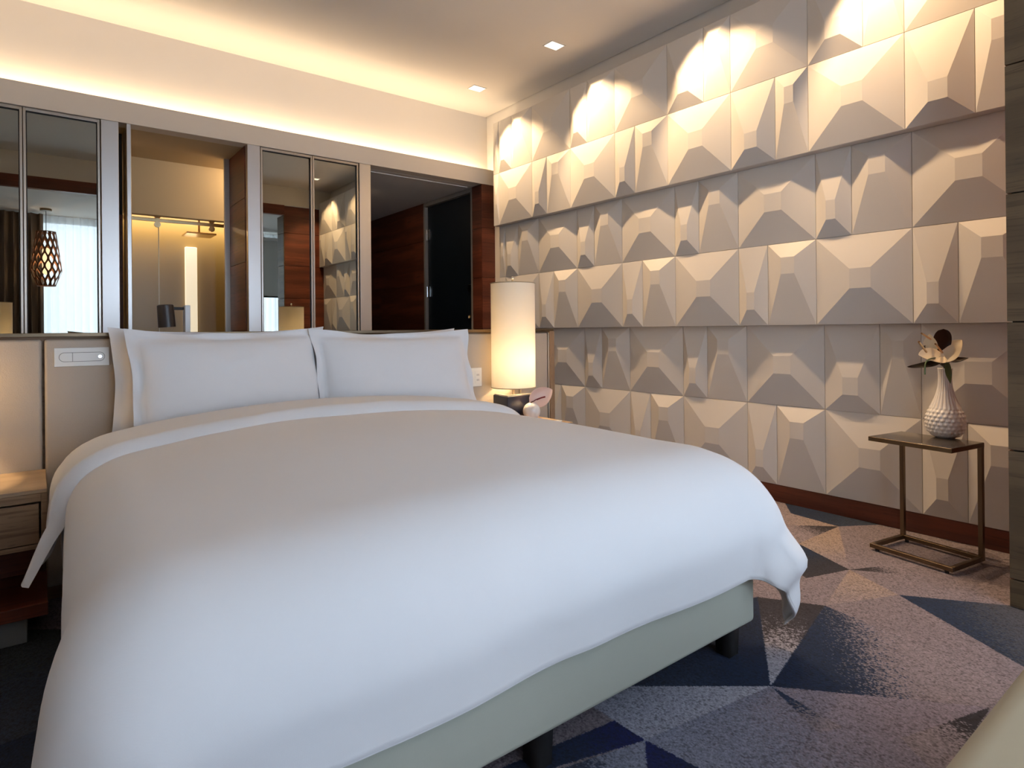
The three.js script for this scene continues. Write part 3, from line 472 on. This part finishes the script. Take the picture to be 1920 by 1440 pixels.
// ------------------------------------------------------------------ pillows
function pillow(label, x, y, z, w, h, T, lean, turn, seed, roll = 0) {
  const g = thing('pillow', label, 'pillow', [x, y, z], turn);
  const body = (side) => (u, v) => {
    const a = u * 2 - 1, b = v * 2 - 1, fa = 0.90, fb = 0.83;
    const ea = clamp(Math.abs(a) / fa), eb = clamp(Math.abs(b) / fb);
    const th = T * Math.pow(Math.max(0, 1 - Math.pow(ea, 3.2)), 0.55) * Math.pow(Math.max(0, 1 - Math.pow(eb, 2.6)), 0.55);
    const pinch = 1 - 0.12 * (1 - a * a) * Math.abs(b) * Math.abs(b) - 0.0, pin2 = 1 - 0.05 * (1 - b * b) * a * a;
    const edge = Math.max(smooth(0.9, 1, Math.abs(a)), smooth(0.84, 1, Math.abs(b)));
    const n = 0.012 * (fbm(a * 2.2 + seed, b * 2.2, seed) - 0.5) * (1 - edge) + edge * 0.012 * Math.sin(a * 8 + b * 7 + seed);
    return new THREE.Vector3(a * w / 2 * pin2, b * h / 2 * pinch + h / 2, side * (th + 0.002) + n + 0.006 * Math.sin(5 * a + seed) * edge);
  };
  const f = surf(body(1), 70, 44), k = surf(body(-1), 70, 44); const idx = k.index.array; for (let i = 0; i < idx.length; i += 3) { const q = idx[i]; idx[i] = idx[i + 1]; idx[i + 1] = q; } k.computeVertexNormals();
  const pm = mesh('cushion', merge([f, k]), M.linen, g);
  g.rotation.order = 'YXZ'; g.rotation.x = lean; g.rotation.z = roll; return g;
}
pillow('white pillow standing behind its twin against the headboard, near the reading light', 0.71, 0.642, -3.035, 0.94, 0.488, 0.055, R(-7), R(1), 3);
pillow('white pillow standing behind its twin against the headboard, near the socket plate', 1.49, 0.642, -3.035, 0.94, 0.473, 0.055, R(-7), R(-1), 5);
pillow('white flanged pillow in front of the stack below the steel mirror column', 0.72, 0.642, -2.86, 0.85, 0.50, 0.075, R(-17), R(2), 8, R(0.5));
pillow('white flanged pillow in front of the stack nearest the tall lamp', 1.51, 0.642, -2.835, 0.92, 0.49, 0.075, R(-17), R(-2), 13, R(-0.5));

// ------------------------------------------------------------------ nightstands, lamps and what stands on them
function nightstand(x0, x1, D, label) {
  const t = thing('nightstand', label, 'nightstand', [x0, 0, ZH + 0.004], 0, 'bedside nightstands'), w = x1 - x0;
  mesh('top', bx(0, 0.535, 0, w, 0.55, D, 0.003), M.paleWalnut, t);
  mesh('case', [bx(0, 0.34, 0, 0.018, 0.535, D - 0.004, 0.002), bx(w - 0.018, 0.34, 0, w, 0.535, D - 0.004, 0.002), bx(0.018, 0.34, 0, w - 0.018, 0.356, D - 0.004), bx(0.018, 0.505, D - 0.022, w - 0.018, 0.535, D - 0.004, 0.002)], M.walnut, t);
  const dr = mesh('drawer', bx(0.024, 0.359, D - 0.024, w - 0.024, 0.499, D - 0.004, 0.002), M.walnut, t);
  mesh('back_panel', bx(0.01, 0.12, 0.0, w - 0.01, 0.34, 0.02), M.redWood, t); mesh('side_panel', bx(0.0, 0.16, 0.02, 0.02, 0.34, 0.10), M.redWood, t);
  mesh('lower_shelf', bx(0, 0.10, 0, w, 0.145, D, 0.003), M.redWood, t);
  mesh('plinth', bx(0.05, 0, 0.02, w - 0.06, 0.10, D - 0.05, 0.002), std({ color: rgb(0.22, 0.23, 0.23), roughness: 0.5 }), t);
}
nightstand(-0.515, 0.030, 0.40, 'wooden nightstand with one drawer below the folded reading light'); nightstand(2.03, 2.512, 0.50, 'wooden nightstand carrying the navy lamp and the round bud vase');
function lamp(x, z, label) {
  const t = thing('table_lamp', label, 'lamp', [x, 0.55, z], 0, 'bedside table lamps');
  mesh('base', bx(-0.105, 0, -0.075, 0.105, 0.148, 0.075, 0.006, 3), M.navy, t);
  mesh('base_cap', bx(-0.10, 0.148, -0.07, 0.10, 0.154, 0.07, 0.002), M.chrome, t);
  mesh('stem', cyl(0.006, 0.006, 0.72, 0, 0.154 + 0.35, 0, 14), M.brass, t);
  const sh = new THREE.CylinderGeometry(0.138, 0.138, 0.648, 64, 1, true).translate(0, 0.192 + 0.324, 0);
  const s = mesh('shade', sh, M.shade, t);
  mesh('shade_ring', [new THREE.TorusGeometry(0.1385, 0.003, 8, 64).rotateX(Math.PI / 2).translate(0, 0.193, 0), new THREE.TorusGeometry(0.1385, 0.003, 8, 64).rotateX(Math.PI / 2).translate(0, 0.839, 0)], M.cream, s);
  mesh('spider', [bx(-0.137, 0.828, -0.002, 0.137, 0.832, 0.002), bx(-0.002, 0.828, -0.137, 0.002, 0.832, 0.137)], M.chrome, s);
  mesh('finial', new THREE.SphereGeometry(0.010, 16, 12).translate(0, 0.872, 0), M.chrome, t);
  mesh('bulb', new THREE.SphereGeometry(0.034, 20, 14).translate(0.03, 0.36, 0), glow(LIGHT.lamp, 3), t);
  for (const [y, k] of [[0.36, 1]]) { const l = new THREE.PointLight(LIGHT.lamp, LIGHT.lampPoint * k, 0, 2); l.position.set(x + 0.03, 0.55 + y, z); l.shadow.radius = 1.2; l.name = 'lamp_bulb_light'; scene.add(l); }
}
lamp(2.352, -3.01, 'tall lamp with cream cylinder shade and navy base beside the relief tile wall');
lamp(-0.30, -3.01, 'tall lamp with cream cylinder shade beside the folded reading light, reflected in the mirror');
{
  const c = new THREE.Vector3(2.372, 0.55, -2.86);
  const co = tag(mesh('coaster', bx(c.x - 0.075, 0.55, c.z - 0.04, c.x + 0.075, 0.556, c.z + 0.05, 0.002), std({ color: rgb(0.72, 0.36, 0.28), roughness: 0.6 })), 'small coral pink coaster under the round bud vase', 'coaster');
  const prof = []; for (let i = 0; i <= 30; i++) { const a = -Math.PI / 2 + 0.35 + (Math.PI - 0.6) * i / 30; prof.push(new THREE.Vector2(0.053 * Math.cos(a), 0.0 + 0.053 * Math.sin(a) + 0.050)); }
  prof.unshift(new THREE.Vector2(0.001, prof[0].y)); prof.push(new THREE.Vector2(0.010, 0.098), new THREE.Vector2(0.008, 0.09), new THREE.Vector2(0.001, 0.06));
  const v = mesh('bud_vase', new THREE.LatheGeometry(prof, 40), M.ceramic); v.position.set(c.x, 0.556, c.z); tag(v, 'round white bud vase on the coral coaster', 'vase');
  tag(mesh('notepad', bx(2.41, 0.55, -2.74, 2.475, 0.556, -2.70, 0.001), M.white), 'small white card on the nightstand corner', 'card');
  tag(mesh('pen', bx(2.30, 0.55, -2.755, 2.39, 0.558, -2.74, 0.003), M.bronze), 'slim brown pen lying on the nightstand', 'pen');
}
// leaf or spathe: heart/oval sheet with a rolled midrib; local: grows along +y from the origin, faces +z
function leaf(len, wid, cup, curl, heart = 0.0, thick = 0.0012, blunt = 0) {
  const P = (u, v) => {
    const a = u * 2 - 1, k = lerp(Math.pow(Math.sin(Math.PI * Math.pow(v, 0.72)), 0.75) * (1 - 0.25 * v), Math.sqrt(Math.max(0, 1 - Math.pow(v * 2 - 1, 2))), blunt), w = wid / 2 * Math.max(0.02, k);
    const y = v * len - heart * len * Math.pow(Math.abs(a), 1.5) * (1 - v) * (1 - v), ang = curl * v;
    return new THREE.Vector3(a * w, y * (1 - ang * ang / 6), cup * a * a * w + y * ang / 2 + 0.01 * len * Math.sin(v * 9) * a);
  };
  return shell(P, 14, 18, () => thick);
}
{ // pink anthurium in the bud vase
  const f = thing('anthurium', 'single pink anthurium flower with a dark red spadix in the bud vase', 'flower', [2.372, 0.64, -2.86]);
  const e = at(1005, 749, 2, -2.86), o = new THREE.Vector3(2.372, 0.64, -2.86), r = e.clone().sub(o);
  mesh('stem', tube([[0, -0.05, 0], [0, 0.02, 0], [r.x * 0.5, r.y * 0.5 + 0.008, 0], [r.x, r.y, 0]], 0.003), M.redStem, f);
  const s = mesh('spathe', leaf(0.132, 0.125, 0.35, -0.5, 0.35), M.pinkSpathe, f); s.position.copy(r); s.rotation.set(R(-8), R(-28), R(-62), 'YXZ');
  const e2 = at(1022, 744, 2, -2.80).sub(o); mesh('spadix', tube([[r.x, r.y, 0.006], [lerp(r.x, e2.x, 0.5), lerp(r.y, e2.y, 0.5) + 0.002, 0.035], [e2.x, e2.y, 0.06]], 0.0045), M.redSpadix, f);
}
// ------------------------------------------------------------------ side table with vase
{
  const TH = 0.56, turn = R(9.5);
  const fl = at(1634, 818, 1, TH), fr = at(1788, 842, 1, TH), bl = at(1690, 808, 1, TH), br = at(1835, 829, 1, TH);
  const cx = (fl.x + fr.x + bl.x + br.x) / 4, cz = (fl.z + fr.z + bl.z + br.z) / 4;
  // local: +x towards the tile wall, z along it
  const t = thing('side_table', 'slim bronze C-shaped side table beside the relief tile wall', 'table', [cx, 0, cz], -turn);
  const hx = 0.14, hz = 0.185, q = 0.02;
  mesh('table_top', bx(-hx, TH - 0.016, -hz, hx, TH, hz, 0.002), M.bronzeTop, t);
  mesh('top_frame', [bx(-hx - 0.001, TH - 0.022, -hz - 0.001, -hx + 0.014, TH - 0.001, hz + 0.001, 0.002), bx(-hx, TH - 0.022, -hz - 0.001, hx, TH - 0.001, -hz + 0.014, 0.002), bx(-hx, TH - 0.022, hz - 0.014, hx, TH - 0.001, hz + 0.001, 0.002), bx(hx - 0.014, TH - 0.03, -hz, hx + 0.001, TH - 0.001, hz, 0.002)], M.bronze, t);
  for (const z of [-hz + q / 2, hz - q / 2]) mesh('leg', bx(hx - q, 0.03, z - q / 2, hx, TH - 0.02, z + q / 2, 0.002), M.bronze, t);
  mesh('base_frame', [bx(-hx, 0.014, -hz, -hx + q, 0.034, hz, 0.002), bx(hx - q, 0.014, -hz, hx, 0.034, hz, 0.002), bx(-hx + q, 0.014, -hz, hx - q, 0.034, -hz + q, 0.002), bx(-hx + q, 0.014, hz - q, hx - q, 0.034, hz, 0.002)], M.bronze, t);
  for (const [x, z] of [[-1, -1], [-1, 1], [1, -1], [1, 1]]) mesh('glide', cyl(0.008, 0.010, 0.015, x * (hx - 0.012), 0.0075, z * (hz - 0.03), 14), M.black, t);
  // vase
  const vb = at(1773, 820, 1, TH), VH = 0.335;
  const prof = [[0, 0.040], [0.03, 0.058], [0.10, 0.074], [0.2, 0.080], [0.32, 0.076], [0.45, 0.060], [0.58, 0.043], [0.72, 0.031], [0.85, 0.0275], [0.95, 0.0285], [1, 0.031]];
  const rad = (v) => { for (let i = 0; i + 1 < prof.length; i++) if (v <= prof[i + 1][0]) { const a = prof[Math.max(0, i - 1)], b = prof[i], c = prof[i + 1], d = prof[Math.min(prof.length - 1, i + 2)], k = (v - b[0]) / (c[0] - b[0]); return b[1] + 0.5 * k * (c[1] - a[1] + k * (2 * a[1] - 5 * b[1] + 4 * c[1] - d[1] + k * (3 * (b[1] - c[1]) + d[1] - a[1]))); } return 0.031; };
  const N = 22;
  const body = (u, v) => {
    let r; const th = u * Math.PI * 2, y = v;
    r = rad(v); const rib = 0.06 * (Math.abs(Math.cos(th * N / 2)) - 0.5), rowsN = 17, q = v * rowsN * 1.0, ro = Math.floor(q), fq = q - ro, fu = (th / (Math.PI * 2) * N + (ro % 2) * 0.5) % 1;
    const scale = 0.085 * (1 - Math.abs(fu - 0.5) * 2) * (1 - Math.abs(fq - 0.45) * 1.8), w = smooth(0.40, 0.47, v);
    r *= 1 + lerp(scale * smooth(0, 0.06, v), rib, w) * (1 - smooth(0.97, 1, v)); return new THREE.Vector3(-r * Math.cos(th), y * VH, r * Math.sin(th));
  };
  const vg = shell(body, 352, 150, () => 0.003); const v = thing('vase', 'white ceramic vase with ribbed neck and scaled belly on the side table', 'vase', [vb.x, TH, vb.z]);
  mesh('body', vg, M.ceramic, v); mesh('foot', cyl(0.04, 0.04, 0.004, 0, 0.002, 0, 32), M.ceramic, v);
  // bouquet
  const dep = vb.z, o = new THREE.Vector3(vb.x, TH + VH, vb.z), rel = (px, py, dz) => at(px, py, 2, dep + dz).sub(o);
  const stemTo = (g, e, mat = M.stem, r = 0.0028) => mesh('stem', tube([[0.0, -0.16, 0], [0, -0.01, 0], [e.x * 0.45, e.y * 0.55, e.z * 0.45], [e.x, e.y, e.z]], r, 18, 6), mat, g);
  const RT = new THREE.Vector3(0.789, 0, 0.614), UPV = new THREE.Vector3(0, 1, 0), TC = new THREE.Vector3(-0.614, 0, 0.789), dirOf = (a, b, c) => RT.clone().multiplyScalar(a).addScaledVector(UPV, b).addScaledVector(TC, c).normalize();
  function orient(m, dir, nor) { const y = dirOf(...dir), z = dirOf(...nor), x = y.clone().cross(z).normalize(); z.crossVectors(x, y); m.quaternion.setFromRotationMatrix(new THREE.Matrix4().makeBasis(x, y, z)); }
  const spike = (g, a, b) => mesh('spadix', tube([a.toArray(), a.clone().lerp(b, 0.5).toArray(), b.toArray()], 0.0042, 12, 8), M.spadix, g);
  function bloom(px, py, dz, len, wid, dir, nor, label, sp) {
    const e = rel(px, py, dz), g = thing('anthurium_bloom', label, 'flower', o.toArray(), 0, 'cream anthuriums in the ribbed vase'); stemTo(g, e);
    const s = mesh('spathe', leaf(len, wid, 0.22, 0.3, 0.25), M.spathe, g); s.position.copy(e); orient(s, dir, nor); spike(g, rel(sp[0], sp[1], dz + 0.012), rel(sp[2], sp[3], dz + 0.03));
  }
  bloom(1761, 669, 0.035, 0.125, 0.105, [-1, -0.02, 0.2], [0.05, 0.72, 0.7], 'cream anthurium bloom spreading towards the bed in the ribbed vase', [1737, 660, 1723, 641]);
  bloom(1767, 669, 0.02, 0.112, 0.10, [0.74, 0.66, 0.1], [-0.5, 0.35, 0.75], 'cream anthurium bloom spreading towards the wooden pier in the ribbed vase', [1767, 661, 1754, 645]);
  bloom(1746, 655, -0.01, 0.075, 0.07, [-0.1, 1, 0.1], [-0.8, 0.1, 0.5], 'small cream anthurium bloom at the back of the bouquet', [1745, 636, 1728, 625]);
  const dk = (px, py, dz, len, wid, dir, nor, label, mat = M.darkLeaf, blunt = 0) => { const e = rel(px, py, dz), g = thing('anthurium_leaf', label, 'leaf', o.toArray(), 0, 'dark leaves in the ribbed vase'); stemTo(g, e); const s = mesh('blade', leaf(len, wid, 0.2, 0.3, 0.12, 0.0012, blunt), mat, g); s.position.copy(e); orient(s, dir, nor); };
  dk(1764, 658, 0.012, 0.105, 0.084, [0.02, 1, 0.0], [-0.1, 0.1, 1], 'glossy black upright leaf above the cream blooms', M.darkLeaf, 1);
  dk(1745, 662, -0.02, 0.062, 0.06, [-0.85, 0.45, 0.1], [0, 0.3, 1], 'small black leaf beside the cream blooms');
  dk(1757, 680, 0.03, 0.165, 0.034, [-1, -0.2, 0.1], [0, 0.6, 0.7], 'long narrow black leaf pointing towards the bed');
  dk(1780, 676, 0.02, 0.082, 0.03, [1, 0.08, 0.1], [0, 0.5, 0.8], 'short black leaf pointing towards the pier');
  dk(1788, 672, 0.01, 0.06, 0.024, [0.55, 0.8, 0], [0, 0, 1], 'thin black leaf rising behind the bloom by the pier');
  dk(1776, 682, 0.04, 0.095, 0.034, [-0.03, -1, 0.12], [0, 0.1, 1], 'drooping green leaf hanging over the vase neck', M.greenLeaf);
  const cu = thing('curled_stem', 'thin curled green tendril hooking over the vase rim', 'stem', o.toArray()); { const a = rel(1772, 680, 0.01), b = rel(1748, 672, 0.03), c = rel(1735, 682, 0.04), d = rel(1734, 702, 0.045); mesh('tendril', tube([[0, -0.05, 0], a.toArray(), b.toArray(), c.toArray(), d.toArray()], 0.0032, 24, 7), M.greenLeaf, cu); }
}
// ------------------------------------------------------------------ cream bench by the camera
{
  const t = thing('bench', 'cream upholstered bench near the foot of the bed', 'bench', [1.55, 0, 0]);
  mesh('cushion', bx(-0.72, 0.24, -0.335, 0.6, 0.46, 0.22, 0.045, 5), M.cream, t);
  mesh('rail', bx(-0.66, 0.16, -0.28, 0.54, 0.24, 0.16, 0.004), M.walnut, t);
  for (const x of [-0.6, 0.48]) for (const z of [-0.23, 0.11]) mesh('leg', cyl(0.016, 0.022, 0.16, x, 0.08, z, 16), M.black, t);
}
// ------------------------------------------------------------------ slatted pendant lamp (seen in the mirror)
{
  const y1 = 2.56, y0 = 1.79, px = 0.13, pz = 0.77, t = thing('pendant_lamp', 'wooden slatted pendant lamp hanging in the window bay', 'pendant', [px, 0, pz]);
  mesh('canopy', cyl(0.07, 0.07, 0.03, 0, BAYC - 0.016, 0, 28), M.bronze, t); mesh('cord', cyl(0.004, 0.004, BAYC - 0.03 - y1, 0, (BAYC - 0.03 + y1) / 2, 0, 8), M.black, t);
  const pr = (v) => v < 0.72 ? lerp(0.115, 0.185, Math.pow(v / 0.72, 0.9)) : lerp(0.185, 0.11, (v - 0.72) / 0.28), n = 26;
  const slat = (ph) => { const pos = [], idx = [], S = 44; for (let j = 0; j <= S; j++) { const v = j / S, a = ph * Math.sin(v * Math.PI * 2 * 3.5) * Math.PI / n * 0.95, r = pr(v), y = lerp(y1, y0, v), w = 0.0125; for (const [dw, dr] of [[-w, 0], [w, 0], [w, -0.004], [-w, -0.004]]) { const ang = a + dw / r; pos.push((r + dr) * Math.sin(ang), y, (r + dr) * Math.cos(ang)); } } for (let j = 0; j < S; j++) for (let k = 0; k < 4; k++) { const a = j * 4 + k, b = j * 4 + (k + 1) % 4; idx.push(a, a + 4, b, b, a + 4, b + 4); } const g = new THREE.BufferGeometry(); g.setAttribute('position', new THREE.Float32BufferAttribute(pos, 3)); g.setIndex(idx); const q = g.toNonIndexed(); q.computeVertexNormals(); return uvm(q, true); };
  const gA = slat(1), gB = slat(-1), wm = std({ color: rgb(0.24, 0.10, 0.045), roughness: 0.5 });
  for (let i = 0; i < n; i++) { const m = mesh('slat', i % 2 ? gA : gB, wm, t); m.rotation.y = i / n * Math.PI * 2; }
  mesh('ring', [new THREE.TorusGeometry(0.112, 0.006, 8, 40).rotateX(Math.PI / 2).translate(0, y1, 0), new THREE.TorusGeometry(0.107, 0.006, 8, 40).rotateX(Math.PI / 2).translate(0, y0, 0)], wm, t);
  mesh('bulb', new THREE.CapsuleGeometry(0.045, 0.30, 6, 18).translate(0, 2.14, 0), glow(LIGHT.lamp, 2.6), t);
  const l = new THREE.PointLight(LIGHT.lamp, LIGHT.pendant, 0, 2); l.position.set(px, 2.14, pz); l.name = 'pendant_bulb_light'; scene.add(l);
}
scene.traverse((o) => { if (o.isMesh) { o.castShadow = true; o.receiveShadow = true; } if (o.isPointLight || o.isSpotLight) o.castShadow = true; });
renderer.render(scene, camera);
